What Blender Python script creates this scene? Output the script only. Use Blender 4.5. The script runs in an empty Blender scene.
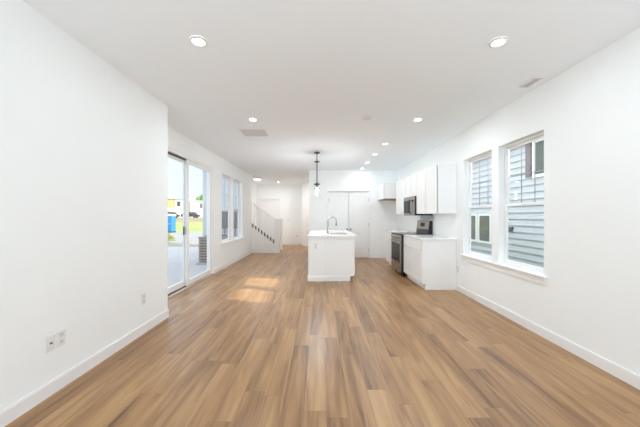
import bpy, bmesh, math, random
from mathutils import Vector
PI = math.pi
random.seed(7)
S = bpy.context.scene
COL = S.collection

# ------------------------------------------------------------------ camera
EYE = 1.31
cam_d = bpy.data.cameras.new('camera')
cam_d.sensor_fit = 'HORIZONTAL'
cam_d.sensor_width = 36.0
cam_d.lens = 16.0
cam_d.shift_y = 0.0039
cam_d.clip_end = 600
cam = bpy.data.objects.new('camera', cam_d)
cam.location = (0, 0, EYE)
cam.rotation_euler = (PI / 2, 0, 0)
COL.objects.link(cam)
S.camera = cam

# ------------------------------------------------------------------ sky, sun, exposure
w = bpy.data.worlds.new('sky')
S.world = w
SKY_ZENITH = 2.3
w.use_nodes = True
nt = w.node_tree
nt.nodes.clear()
out = nt.nodes.new('ShaderNodeOutputWorld')
bg = nt.nodes.new('ShaderNodeBackground')
sky = nt.nodes.new('ShaderNodeTexSky')
sky.sky_type = 'NISHITA'
sky.sun_disc = False
sky.sun_elevation = math.radians(27)
sky.sun_rotation = math.radians(111)
sky.dust_density = 2.5
sc_ = nt.nodes.new('ShaderNodeMix'); sc_.data_type = 'RGBA'; sc_.blend_type = 'MULTIPLY'
sc_.inputs[0].default_value = 1.0
sc_.inputs[7].default_value = (0.13, 0.13, 0.13, 1)
mx = nt.nodes.new('ShaderNodeMix'); mx.data_type = 'RGBA'
mx.inputs[0].default_value = 0.72
mx.inputs[7].default_value = (0.83, 0.90, 0.97, 1)
nt.links.new(sky.outputs[0], sc_.inputs[6])
nt.links.new(sc_.outputs[2], mx.inputs[6])
nt.links.new(mx.outputs[2], bg.inputs[0])
# hazy bright sky: the zenith is several times brighter than the horizon
tcw = nt.nodes.new('ShaderNodeTexCoord')
spw = nt.nodes.new('ShaderNodeSeparateXYZ')
nt.links.new(tcw.outputs['Generated'], spw.inputs[0])
mrw = nt.nodes.new('ShaderNodeMapRange'); mrw.interpolation_type = 'SMOOTHSTEP'
mrw.inputs['From Min'].default_value = 0.14; mrw.inputs['From Max'].default_value = 0.75
mrw.inputs['To Min'].default_value = 1.0; mrw.inputs['To Max'].default_value = SKY_ZENITH
nt.links.new(spw.outputs[2], mrw.inputs['Value'])
nt.links.new(mrw.outputs[0], bg.inputs[1])
nt.links.new(bg.outputs[0], out.inputs[0])

SUN_DIR = Vector((-3.65, 1.24, -2.0))
sun_d = bpy.data.lights.new('sun', 'SUN')
sun_d.energy = 6.2
sun_d.angle = math.radians(0.6)
sun_d.color = (1.0, 0.965, 0.91)
sun = bpy.data.objects.new('sun', sun_d)
sun.rotation_euler = SUN_DIR.to_track_quat('-Z', 'Y').to_euler()
sun.location = (20, -8, 12)
COL.objects.link(sun)

# unseen fill lights added behind the camera, in place of daylight from the rear
for cx in (-0.9, 1.25):
    # (tilt up, power): a weak level fill, and a strong one aimed up to brighten the ceiling
    for tilt, power in ((0.0, 3), (2.6, 40)):
        a = bpy.data.lights.new('rear_fill_light', 'AREA')
        a.shape = 'RECTANGLE'; a.size = 1.7; a.size_y = 1.6
        a.energy = power; a.color = (0.73, 0.88, 1.0)
        ao = bpy.data.objects.new('rear_fill_light', a)
        ao.location = (cx, -2.5 if tilt == 0 else -2.0, 1.5 if tilt == 0 else 0.8)
        ao.rotation_euler = Vector((0, 1, tilt)).to_track_quat('-Z', 'Z').to_euler()
        COL.objects.link(ao)

h_ = bpy.data.lights.new('hall_fill_light', 'AREA')       # added fill light without a fixture, brightens the hall behind the pantry
h_.shape = 'DISK'; h_.size = .2; h_.energy = 14; h_.color = (1, .98, .96)
ho = bpy.data.objects.new('hall_fill_light', h_); ho.location = (.1, 11.35, 2.70); COL.objects.link(ho)

DOWNLIGHT_POWER = 3.4
S.view_settings.view_transform = 'Standard'
S.view_settings.look = 'None'
S.view_settings.gamma = 1.0
S.view_settings.use_curve_mapping = False
S.view_settings.exposure = 0.56
S.cycles.max_bounces = 18
S.cycles.diffuse_bounces = 14
S.cycles.glossy_bounces = 6
S.cycles.transparent_max_bounces = 24
S.cycles.caustics_reflective = False
S.cycles.caustics_refractive = False
S.cycles.sample_clamp_indirect = 6.0

# ------------------------------------------------------------------ materials
def new_mat(name):
    m = bpy.data.materials.new(name)
    m.use_nodes = True
    n = m.node_tree
    n.nodes.clear()
    o = n.nodes.new('ShaderNodeOutputMaterial')
    return m, n, o

def noise_mat(name, c, rough=0.5, var=0.03, scale=8.0, metal=0.0, bump=0.0, bscale=None, stretch=(1, 1, 1), spec=0.5):
    """Principled with a soft procedural variation of its colour and an optional fine bump."""
    m, n, o = new_mat(name)
    p = n.nodes.new('ShaderNodeBsdfPrincipled')
    tc = n.nodes.new('ShaderNodeTexCoord')
    mp = n.nodes.new('ShaderNodeMapping'); mp.inputs['Scale'].default_value = stretch
    n.links.new(tc.outputs['Object'], mp.inputs[0])
    nz = n.nodes.new('ShaderNodeTexNoise'); nz.inputs['Scale'].default_value = scale; nz.inputs['Detail'].default_value = 4
    n.links.new(mp.outputs[0], nz.inputs['Vector'])
    r = n.nodes.new('ShaderNodeValToRGB')
    r.color_ramp.elements[0].position = 0.3; r.color_ramp.elements[1].position = 0.7
    r.color_ramp.elements[0].color = tuple(max(0, x * (1 - var)) for x in c) + (1,)
    r.color_ramp.elements[1].color = tuple(min(1, x * (1 + var)) for x in c) + (1,)
    n.links.new(nz.outputs[0], r.inputs[0])
    n.links.new(r.outputs[0], p.inputs['Base Color'])
    p.inputs['Roughness'].default_value = rough
    p.inputs['Metallic'].default_value = metal
    p.inputs['Specular IOR Level'].default_value = spec
    if bump:
        b = n.nodes.new('ShaderNodeBump'); b.inputs['Strength'].default_value = bump; b.inputs['Distance'].default_value = 0.002
        n2 = n.nodes.new('ShaderNodeTexNoise'); n2.inputs['Scale'].default_value = bscale or scale * 20
        n.links.new(mp.outputs[0], n2.inputs['Vector'])
        n.links.new(n2.outputs[0], b.inputs['Height'])
        n.links.new(b.outputs[0], p.inputs['Normal'])
    n.links.new(p.outputs[0], o.inputs[0])
    return m

def emit_mat(name, c, s):
    m, n, o = new_mat(name)
    e = n.nodes.new('ShaderNodeEmission'); e.inputs[0].default_value = c + (1,); e.inputs[1].default_value = s
    n.links.new(e.outputs[0], o.inputs[0])
    return m

def glass_mat(name, tint=(0.97, 0.985, 0.98), ior=1.45, rough=0.0):
    m, n, o = new_mat(name)
    t = n.nodes.new('ShaderNodeBsdfTransparent'); t.inputs[0].default_value = tint + (1,)
    g = n.nodes.new('ShaderNodeBsdfGlossy'); g.inputs['Roughness'].default_value = rough
    f = n.nodes.new('ShaderNodeFresnel'); f.inputs[0].default_value = ior
    mxs = n.nodes.new('ShaderNodeMixShader')
    ge = n.nodes.new('ShaderNodeNewGeometry')
    fr = n.nodes.new('ShaderNodeMath'); fr.operation = 'SUBTRACT'; fr.inputs[0].default_value = 1.0
    mu = n.nodes.new('ShaderNodeMath'); mu.operation = 'MULTIPLY'
    n.links.new(ge.outputs['Backfacing'], fr.inputs[1])
    n.links.new(fr.outputs[0], mu.inputs[0]); n.links.new(f.outputs[0], mu.inputs[1])
    n.links.new(mu.outputs[0], mxs.inputs[0]); n.links.new(t.outputs[0], mxs.inputs[1]); n.links.new(g.outputs[0], mxs.inputs[2])
    n.links.new(mxs.outputs[0], o.inputs[0])
    return m

def plank_mat(name):
    """Wide vinyl planks running away from the camera: random tone per plank, long grain, fine dark joints."""
    m, n, o = new_mat(name)
    L = n.links.new
    def math_(op, a, b=None, c=None):
        x = n.nodes.new('ShaderNodeMath'); x.operation = op
        for i, v in enumerate((a, b, c)):
            if v is None: continue
            if isinstance(v, (int, float)): x.inputs[i].default_value = v
            else: L(v, x.inputs[i])
        return x.outputs[0]
    tc = n.nodes.new('ShaderNodeTexCoord')
    sp = n.nodes.new('ShaderNodeSeparateXYZ'); L(tc.outputs['Object'], sp.inputs[0])
    PW, PL = 0.152, 1.22
    u = math_('DIVIDE', math_('ADD', sp.outputs[0], 20.03), PW)
    row = math_('FLOOR', u)
    fu = math_('FRACT', u)
    wn = n.nodes.new('ShaderNodeTexWhiteNoise'); wn.noise_dimensions = '1D'; L(row, wn.inputs['W'])
    v = math_('ADD', math_('DIVIDE', math_('ADD', sp.outputs[1], 20), PL), math_('MULTIPLY', wn.outputs[0], 7.0))
    pid = math_('FLOOR', v)
    fv = math_('FRACT', v)
    cb = n.nodes.new('ShaderNodeCombineXYZ'); L(row, cb.inputs[0]); L(pid, cb.inputs[1])
    w2 = n.nodes.new('ShaderNodeTexWhiteNoise'); w2.noise_dimensions = '2D'; L(cb.outputs[0], w2.inputs['Vector'])
    # grain
    off = n.nodes.new('ShaderNodeVectorMath'); off.operation = 'MULTIPLY_ADD'
    L(w2.outputs['Color'], off.inputs[0]); off.inputs[1].default_value = (40, 40, 40)
    L(tc.outputs['Object'], off.inputs[2])
    mp = n.nodes.new('ShaderNodeMapping'); mp.inputs['Scale'].default_value = (11.0, 0.75, 1); L(off.outputs[0], mp.inputs[0])
    g1 = n.nodes.new('ShaderNodeTexNoise'); g1.inputs['Scale'].default_value = 1.3; g1.inputs['Detail'].default_value = 5; g1.inputs['Roughness'].default_value = 0.55
    g1.inputs['Distortion'].default_value = 0.8
    L(mp.outputs[0], g1.inputs['Vector'])
    mp2 = n.nodes.new('ShaderNodeMapping'); mp2.inputs['Scale'].default_value = (60.0, 2.0, 1); L(off.outputs[0], mp2.inputs[0])
    g2 = n.nodes.new('ShaderNodeTexNoise'); g2.inputs['Scale'].default_value = 2.0; g2.inputs['Detail'].default_value = 3
    L(mp2.outputs[0], g2.inputs['Vector'])
    tone = math_('ADD', math_('ADD', math_('MULTIPLY', w2.outputs[0], 0.20), math_('MULTIPLY', g1.outputs[0], 0.95)), math_('MULTIPLY', g2.outputs[0], 0.15))
    r = n.nodes.new('ShaderNodeValToRGB'); L(tone, r.inputs[0])
    e = r.color_ramp.elements
    e[0].position = 0.38; e[0].color = FLOOR_C[0] + (1,)
    e[1].position = 0.86; e[1].color = FLOOR_C[2] + (1,)
    mid = e.new(0.60); mid.color = FLOOR_C[1] + (1,)
    # joints
    ju = math_('LESS_THAN', math_('MINIMUM', fu, math_('SUBTRACT', 1.0, fu)), 0.008)
    jv = math_('LESS_THAN', math_('MINIMUM', fv, math_('SUBTRACT', 1.0, fv)), 0.0014)
    j = math_('MAXIMUM', ju, jv)
    mixj = n.nodes.new('ShaderNodeMix'); mixj.data_type = 'RGBA'; L(math_('MULTIPLY', j, 0.40), mixj.inputs[0])
    L(r.outputs[0], mixj.inputs[6]); mixj.inputs[7].default_value = (0.11, 0.07, 0.04, 1)
    p = n.nodes.new('ShaderNodeBsdfPrincipled')
    L(mixj.outputs[2], p.inputs['Base Color'])
    L(math_('ADD', math_('MULTIPLY', g2.outputs[0], 0.12), 0.28), p.inputs['Roughness'])
    p.inputs['Specular IOR Level'].default_value = 0.6
    b = n.nodes.new('ShaderNodeBump'); b.inputs['Strength'].default_value = 0.12; b.inputs['Distance'].default_value = 0.001
    L(math_('SUBTRACT', g2.outputs[0], j), b.inputs['Height'])
    L(b.outputs[0], p.inputs['Normal'])
    L(p.outputs[0], o.inputs[0])
    return m

FLOOR_C = ((0.145, 0.068, 0.024), (0.315, 0.160, 0.061), (0.47, 0.272, 0.117))
M = {}
M['floor'] = plank_mat('oak vinyl planks')
M['wall'] = noise_mat('matt white wall paint', (0.905, 0.925, 0.925), 0.85, 0.006, 3, bump=0.05, bscale=300, spec=0.2)
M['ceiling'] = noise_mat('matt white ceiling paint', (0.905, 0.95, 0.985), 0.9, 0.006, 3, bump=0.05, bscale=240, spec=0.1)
M['trim'] = noise_mat('semi gloss white trim', (0.88, 0.88, 0.875), 0.4, 0.006, 5)
M['vinyl'] = noise_mat('white vinyl', (0.88, 0.885, 0.885), 0.35, 0.006, 5)
M['cab'] = noise_mat('white cabinet lacquer', (0.87, 0.87, 0.865), 0.35, 0.006, 4)
M['quartz'] = noise_mat('white quartz', (0.86, 0.855, 0.845), 0.18, 0.03, 30)
M['plywood'] = noise_mat('raw brown cabinet underside', (0.36, 0.25, 0.15), 0.6, 0.15, 6, stretch=(1, 10, 1))
M['steel'] = noise_mat('brushed stainless steel', (0.36, 0.32, 0.285), 0.30, 0.06, 6, metal=1.0, stretch=(1, 40, 1))
M['chrome'] = noise_mat('polished chrome', (0.42, 0.42, 0.42), 0.22, 0.02, 6, metal=1.0)
M['nickel'] = noise_mat('dark satin nickel', (0.30, 0.29, 0.28), 0.35, 0.02, 6, metal=1.0)
M['black'] = noise_mat('black enamel', (0.018, 0.018, 0.019), 0.35, 0.1, 6)
M['blackglass'] = noise_mat('black ceramic glass', (0.010, 0.010, 0.011), 0.15, 0.1, 6, spec=0.12)
M['bronze'] = noise_mat('matt black metal', (0.03, 0.028, 0.026), 0.45, 0.1, 6)
M['track'] = noise_mat('dark bronze finish', (0.09, 0.075, 0.06), 0.5, 0.1, 8)
M['thresh'] = noise_mat('beige threshold', (0.62, 0.52, 0.42), 0.4, 0.08, 8)
M['plate'] = noise_mat('white outlet plastic', (0.80, 0.80, 0.79), 0.35, 0.005, 8)
M['slot'] = noise_mat('dark slot', (0.12, 0.12, 0.12), 0.6, 0.1, 8)
M['vent'] = noise_mat('vent enamel', (0.74, 0.74, 0.73), 0.5, 0.01, 8)
M['ventdark'] = noise_mat('duct interior', (0.05, 0.05, 0.05), 0.8, 0.1, 8)
M['lit'] = emit_mat('lit downlight lens', (1.0, 0.97, 0.92), 9.0)
M['bulb'] = emit_mat('lit bulb', (1.0, 0.96, 0.90), 8.0)
M['opal'] = emit_mat('lit opal glass', (1.0, 0.98, 0.95), 0.8)
M['glass'] = glass_mat('window glass')
M['shade_glass'] = glass_mat('clear lamp glass', (0.985, 0.99, 0.99), 1.25)
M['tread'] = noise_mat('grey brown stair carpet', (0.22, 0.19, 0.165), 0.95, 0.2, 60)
M['sinksteel'] = noise_mat('sink steel', (0.35, 0.35, 0.35), 0.35, 0.05, 8, metal=1.0)
# outdoors
M['siding'] = noise_mat('pale blue lap siding', (0.50, 0.525, 0.56), 0.6, 0.04, 4, stretch=(1, .3, 4))
M['siding_white'] = noise_mat('pale grey blue lap siding', (0.66, 0.69, 0.73), 0.6, 0.03, 2)
M['wrap'] = noise_mat('white house wrap', (0.80, 0.79, 0.77), 0.7, 0.06, 0.6)
M['osb'] = noise_mat('yellow sheathing board', (0.72, 0.48, 0.20), 0.8, 0.15, 1.2)
M['shingle'] = noise_mat('grey roof shingle', (0.16, 0.155, 0.15), 0.9, 0.2, 12)
M['darkpane'] = noise_mat('dark house window', (0.10, 0.105, 0.10), 0.12, 0.2, 3)
M['blindpane'] = noise_mat('dark green grey slat', (0.10, 0.125, 0.105), 0.4, 0.1, 8)
M['shutter'] = noise_mat('mauve brown shutter', (0.20, 0.165, 0.18), 0.5, 0.1, 6)
M['concrete'] = noise_mat('pale concrete', (0.47, 0.46, 0.475), 0.85, 0.05, 1.5, bump=0.1, bscale=60)
M['roadtop'] = noise_mat('pale road', (0.25, 0.25, 0.25), 0.9, 0.06, 0.7)
M['walk'] = noise_mat('beige ground', (0.33, 0.28, 0.20), 0.9, 0.12, 1.5)
M['lawn'] = noise_mat('sunlit lawn', (0.25, 0.29, 0.08), 0.9, 0.35, 0.8)
M['soil'] = noise_mat('brown soil', (0.24, 0.18, 0.12), 0.95, 0.3, 0.5)
M['sidegrass'] = noise_mat('dark side yard grass', (0.10, 0.16, 0.07), 0.9, 0.4, 6)
M['leaf'] = noise_mat('green leaf', (0.12, 0.26, 0.06), 0.7, 0.4, 1.5)
M['bushleaf'] = noise_mat('yellow green leaf', (0.32, 0.34, 0.07), 0.7, 0.4, 8)
M['bark'] = noise_mat('bark', (0.16, 0.11, 0.07), 0.9, 0.2, 5)
M['blue'] = noise_mat('blue plastic', (0.02, 0.17, 0.42), 0.45, 0.1, 3)
M['bluelight'] = noise_mat('pale plastic roof', (0.62, 0.72, 0.80), 0.5, 0.05, 3)
M['carpaint'] = noise_mat('dark car paint', (0.03, 0.03, 0.035), 0.25, 0.1, 3)
M['tyre'] = noise_mat('tyre rubber', (0.02, 0.02, 0.02), 0.8, 0.1, 6)
M['acgrey'] = noise_mat('taupe condenser metal', (0.36, 0.32, 0.285), 0.5, 0.06, 6)
M['boxgrey'] = noise_mat('dark grey enclosure', (0.17, 0.18, 0.19), 0.5, 0.05, 5)
M['acdark'] = noise_mat('condenser coil', (0.12, 0.10, 0.09), 0.7, 0.1, 12)

# ------------------------------------------------------------------ building helpers
ORG = {}
class MB:
    """Collects shapes in world coordinates; build() links them as ONE mesh object."""
    def __init__(self): self.b = bmesh.new()
    def box(self, x0, x1, y0, y1, z0, z1, bev=0.0, seg=2):
        x0, x1 = sorted((x0, x1)); y0, y1 = sorted((y0, y1)); z0, z1 = sorted((z0, z1))
        v = [self.b.verts.new(p) for p in ((x0,y0,z0),(x1,y0,z0),(x1,y1,z0),(x0,y1,z0),(x0,y0,z1),(x1,y0,z1),(x1,y1,z1),(x0,y1,z1))]
        f = [self.b.faces.new([v[i] for i in q]) for q in ((3,2,1,0),(4,5,6,7),(0,1,5,4),(1,2,6,5),(2,3,7,6),(3,0,4,7))]
        if bev:
            bev = min(bev, 0.45 * min(x1-x0, y1-y0, z1-z0))
            es = list({e for q in f for e in q.edges})
            bmesh.ops.bevel(self.b, geom=es, offset=bev, segments=seg, profile=0.5, affect='EDGES')
        return self
    def poly(self, pts):
        self.b.faces.new([self.b.verts.new(p) for p in pts]); return self
    def prism(self, pts, ax, lo, hi):
        """extrude a 2-D outline along axis ax; pts are the two other coords in x,y,z order"""
        def P(p, t):
            return {'x': (t, p[0], p[1]), 'y': (p[0], t, p[1]), 'z': (p[0], p[1], t)}[ax]
        a = [self.b.verts.new(P(p, lo)) for p in pts]; c = [self.b.verts.new(P(p, hi)) for p in pts]
        k = len(pts)
        fs = [self.b.faces.new(a[::-1]), self.b.faces.new(c)]
        for i in range(k): fs.append(self.b.faces.new((a[i], a[(i+1) % k], c[(i+1) % k], c[i])))
        bmesh.ops.recalc_face_normals(self.b, faces=fs)
        return self
    def lathe(self, cx, cy, prof, n=28, cap=True, axis='z', cz=0.0):
        """prof: (radius, height) pairs, around a vertical axis (or along x / y through (cx,cy,cz))"""
        def P(r, h, a):
            c, s = r * math.cos(a), r * math.sin(a)
            if axis == 'z': return (cx + c, cy + s, cz + h)
            if axis == 'x': return (cx + h, cy + c, cz + s)
            return (cx + c, cy + h, cz + s)
        rings = [[self.b.verts.new(P(r, h, 2*PI*i/n)) for i in range(n)] for r, h in prof]
        fs = []
        for A, B in zip(rings, rings[1:]):
            for i in range(n):
                f = self.b.faces.new((A[i], A[(i+1) % n], B[(i+1) % n], B[i])); f.smooth = True; fs.append(f)
        if cap:
            for R in (rings[0][::-1], rings[-1]): fs.append(self.b.faces.new(R))
        bmesh.ops.recalc_face_normals(self.b, faces=fs)
        return self
    def tube(self, pts, r, n=12):
        pts = [Vector(p) for p in pts]
        up = Vector((0, 0, 1)); rings = []
        prev = None
        for i, p in enumerate(pts):
            d = (pts[min(i+1, len(pts)-1)] - pts[max(i-1, 0)]).normalized()
            if prev is None:
                a = d.orthogonal().normalized()
            else:
                a = (prev - d * prev.dot(d)).normalized()
            prev = a
            c = d.cross(a)
            rings.append([self.b.verts.new(p + (a*math.cos(2*PI*k/n) + c*math.sin(2*PI*k/n)) * r) for k in range(n)])
        fs = []
        for A, B in zip(rings, rings[1:]):
            for i in range(n):
                f = self.b.faces.new((A[i], A[(i+1) % n], B[(i+1) % n], B[i])); f.smooth = True; fs.append(f)
        fs += [self.b.faces.new(rings[0][::-1]), self.b.faces.new(rings[-1])]
        bmesh.ops.recalc_face_normals(self.b, faces=fs)
        return self
    def blob(self, c, r, seed=0, sub=3, sq=(1, 1, 1), amp=0.25):
        rnd = random.Random(seed)
        ph = [rnd.uniform(0, 6) for _ in range(6)]
        res = bmesh.ops.create_icosphere(self.b, subdivisions=sub, radius=1.0)
        for v in res['verts']:
            p = v.co.copy()
            k = 1 + amp * (math.sin(5*p.x+ph[0])*math.sin(4*p.y+ph[1]) + 0.6*math.sin(9*p.z+ph[2])*math.sin(8*p.x+ph[3])) + rnd.uniform(-amp, amp) * 0.35
            v.co = Vector((c[0] + p.x*r*k*sq[0], c[1] + p.y*r*k*sq[1], c[2] + p.z*r*k*sq[2]))
        return self
    def build(self, name, m, parent=None):
        me = bpy.data.meshes.new(name)
        if parent is None:
            vs = self.b.verts
            xs = [v.co.x for v in vs]; ys = [v.co.y for v in vs]; zs = [v.co.z for v in vs]
            org = Vector(((min(xs)+max(xs))/2, (min(ys)+max(ys))/2, min(zs)))
        else:
            org = ORG[parent.name]
        for v in self.b.verts: v.co -= org
        self.b.to_mesh(me); self.b.free()
        me.materials.append(M[m])
        o = bpy.data.objects.new(name, me)
        COL.objects.link(o)
        if parent is None: o.location = org
        else: o.parent = parent
        ORG[o.name] = org
        return o

def tag(o, label=None, cat=None, group=None, kind=None):
    if label: o['label'] = label
    if cat: o['category'] = cat
    if group: o['group'] = group
    if kind: o['kind'] = kind
    return o

def thing(name, label, cat, loc, group=None, kind=None):
    o = bpy.data.objects.new(name, None)
    o.empty_display_size = 0.1
    COL.objects.link(o)
    o.location = loc
    ORG[o.name] = Vector(loc)
    return tag(o, label, cat, group, kind)

def struct(name, mb, m, label=None, cat=None):
    return tag(mb.build(name, m), label, cat, kind='structure')

def copy_thing(root, loc, label):
    c = root.copy(); COL.objects.link(c); c.location = loc; c['label'] = label
    ORG[c.name] = Vector(loc)
    for ch in list(root.children):
        d = ch.copy(); COL.objects.link(d); d.parent = c
        for g in list(ch.children):
            e = g.copy(); COL.objects.link(e); e.parent = d
    return c

def wall_grid(axis, t0, t1, u0, u1, z0, z1, holes):
    """wall slab normal to axis ('x' or 'y'), thickness t0..t1, spanning u0..u1, with rectangular holes (ua,ub,za,zb)."""
    mb = MB()
    us = sorted({u0, u1} | {h[i] for h in holes for i in (0, 1)}); us = [u for u in us if u0 <= u <= u1]
    zs = sorted({z0, z1} | {h[i] for h in holes for i in (2, 3)}); zs = [z for z in zs if z0 <= z <= z1]
    def solid(i, j):
        if not (0 <= i < len(us)-1 and 0 <= j < len(zs)-1): return False
        cu, cz = (us[i]+us[i+1])/2, (zs[j]+zs[j+1])/2
        return not any(h[0] < cu < h[1] and h[2] < cz < h[3] for h in holes)
    def P(t, u, z): return (t, u, z) if axis == 'x' else (u, t, z)
    def Q(*p): mb.poly(p)
    for i in range(len(us)-1):
        for j in range(len(zs)-1):
            if not solid(i, j): continue
            a, b, c, d = us[i], us[i+1], zs[j], zs[j+1]
            for t in (t0, t1): Q(P(t,a,c), P(t,b,c), P(t,b,d), P(t,a,d))
            if not solid(i-1, j): Q(P(t0,a,c), P(t1,a,c), P(t1,a,d), P(t0,a,d))
            if not solid(i+1, j): Q(P(t0,b,c), P(t1,b,c), P(t1,b,d), P(t0,b,d))
            if not solid(i, j-1): Q(P(t0,a,c), P(t1,a,c), P(t1,b,c), P(t0,b,c))
            if not solid(i, j+1): Q(P(t0,a,d), P(t1,a,d), P(t1,b,d), P(t0,b,d))
    bmesh.ops.remove_doubles(mb.b, verts=mb.b.verts[:], dist=1e-5)
    bmesh.ops.recalc_face_normals(mb.b, faces=mb.b.faces[:])
    return mb

# ------------------------------------------------------------------ room shell
H = 2.74
XL, XN, XR = -2.41, -1.975, 2.42        # far part of the left wall, its near block, the right wall
Y0, YC, YP, YF = -2.6, 3.69, 8.86, 12.96
DOOR_Y = (4.07, 6.43); DOOR_H = 2.40
LW = (6.98, 8.86, 0.64, 2.36)
RW1 = (4.01, 4.80, 0.665, 2.25); RW2 = (3.075, 3.86, 0.665, 2.25)

struct('floor', MB().box(XL-.15, XR+0.13, Y0-0.1, YF+0.14, -0.12, 0.0).box(-4.05, XL-.15, 10.05, 11.07, -.12, 0).box(-3.0, XL-.15, 11.07, YF+.14, -.12, 0), 'floor')
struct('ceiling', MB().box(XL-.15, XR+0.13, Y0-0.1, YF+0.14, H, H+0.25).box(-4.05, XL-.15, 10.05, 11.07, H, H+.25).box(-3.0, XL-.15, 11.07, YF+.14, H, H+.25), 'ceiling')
struct('wall_left_block', MB().box(XL-0.15, XN, Y0, YC, 0, H), 'wall')
struct('wall_left', wall_grid('x', XL-0.15, XL, YC, 10.05, 0, H, [DOOR_Y + (0, DOOR_H), LW]), 'wall')
struct('wall_right', wall_grid('x', XR, XR+0.13, Y0, 12.42, 0, H, [RW1, RW2]), 'wall')
struct('wall_rear', wall_grid('y', Y0-0.1, Y0, XL-0.15, XR+0.13, 0, H, [(-1.75, -0.05, 0.62, 2.38), (0.4, 2.1, 0.62, 2.38)]), 'wall')
PD = (0.285, 1.505, 2.05)
struct('wall_pantry', wall_grid('y', YP, YP+0.12, -0.34, XR, 0, H, [(PD[0]-0.02, PD[1]+0.02, 0, PD[2]+0.02)]), 'wall')
struct('wall_pantry_side', MB().box(-0.34, -0.22, YP+0.12, 10.6, 0, H), 'wall')
struct('wall_pantry_back', MB().box(-0.22, XR, 10.48, 10.6, 0, H), 'wall')
FD = (-2.79, -1.87, 2.05)
struct('wall_front', wall_grid('y', YF, YF+0.14, -3.0, -0.65, 0, H, [(FD[0], FD[1], 0, FD[2])]), 'wall')
struct('wall_foyer_left', MB().box(-3.0, -2.87, 11.07, YF, 0, H), 'wall')
struct('wall_foyer_right', MB().box(-0.776, -0.65, 12.30, YF, 0, H), 'wall')
HD = (-0.535, 0.275, 2.05)
struct('wall_hall', wall_grid('y', 12.30, 12.42, -0.65, XR, 0, H, [(HD[0], HD[1], 0, HD[2])]), 'wall')
struct('wall_stair_near', MB().box(-4.0, XL-0.15, 10.05, 10.17, 0, H), 'wall')
struct('wall_stair_far', MB().box(-4.0, -2.87, 10.95, 11.07, 0, H), 'wall')
struct('wall_stair_end', MB().box(-4.05, -4.0, 10.05, 11.07, 0, H), 'wall')
def lap_wall_y(x0, x1, y, z0, z1, lap=.18):
    pts = [(y+.04, z0)]
    z = z0
    while z < z1 - 1e-4:
        zt = min(z+lap, z1)
        pts += [(y-.016, z), (y, zt)]
        z = zt
    pts.append((y+.04, z1))
    return MB().prism(pts, 'x', x0, x1)
struct('wall_stair_siding', lap_wall_y(-4.10, -2.565, 10.0, -.15, 5.9), 'siding_white')
struct('wall_stair_siding_end', MB().box(-4.12, -4.06, 9.98, 11.16, -.15, 5.9), 'siding_white')
struct('wall_stair_siding_back', MB().box(-4.06, -3.0, 11.08, 11.16, -.15, 5.9), 'siding_white')
# the storey above and its low roof: shades the patio
struct('wall_upper_storey', MB().box(-2.56, XR+0.13, Y0-0.1, YF+0.14, H+0.25, 5.9), 'siding_white')
struct('roof', MB().prism([(-2.95, 5.85), (XR+0.5, 5.85), (XR+0.5, 5.95), (-0.07, 6.9), (-2.95, 5.95)], 'y', Y0-0.5, YF+0.5), 'shingle')

# baseboards
def base(name, x0, x1, y0, y1):
    mb = MB().box(x0, x1, y0, y1, 0, 0.092)
    sx, sy = (x1-x0), (y1-y0)
    if sx < sy: mb.box(x0+sx*0.18, x1-sx*0.18, y0, y1, 0.092, 0.102)
    else: mb.box(x0, x1, y0+sy*0.18, y1-sy*0.18, 0.092, 0.102)
    struct(name, mb, 'trim')
BT = 0.014
base('baseboard_left_block', XN, XN+BT, Y0, YC)
base('baseboard_left', XL, XL+BT, DOOR_Y[1]+0.02, 10.05)
base('baseboard_right', XR-BT, XR, Y0, 5.02)
base('baseboard_pantry_left', -0.34, PD[0]-0.09, YP-BT, YP)
base('baseboard_pantry_right', PD[1]+0.09, XR, YP-BT, YP)
base('baseboard_front', FD[1]+0.09, -0.776, YF-BT, YF)
base('baseboard_foyer_left', -2.87, -2.87+BT, 11.07, YF)
base('baseboard_hall', -0.776, HD[0]-0.09, 12.30-BT, 12.30)
base('baseboard_hall_right', HD[1]+0.09, XR, 12.30-BT, 12.30)
base('baseboard_pantry_corner', -0.34-BT, -0.34, YP-BT, 10.6)

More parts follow.
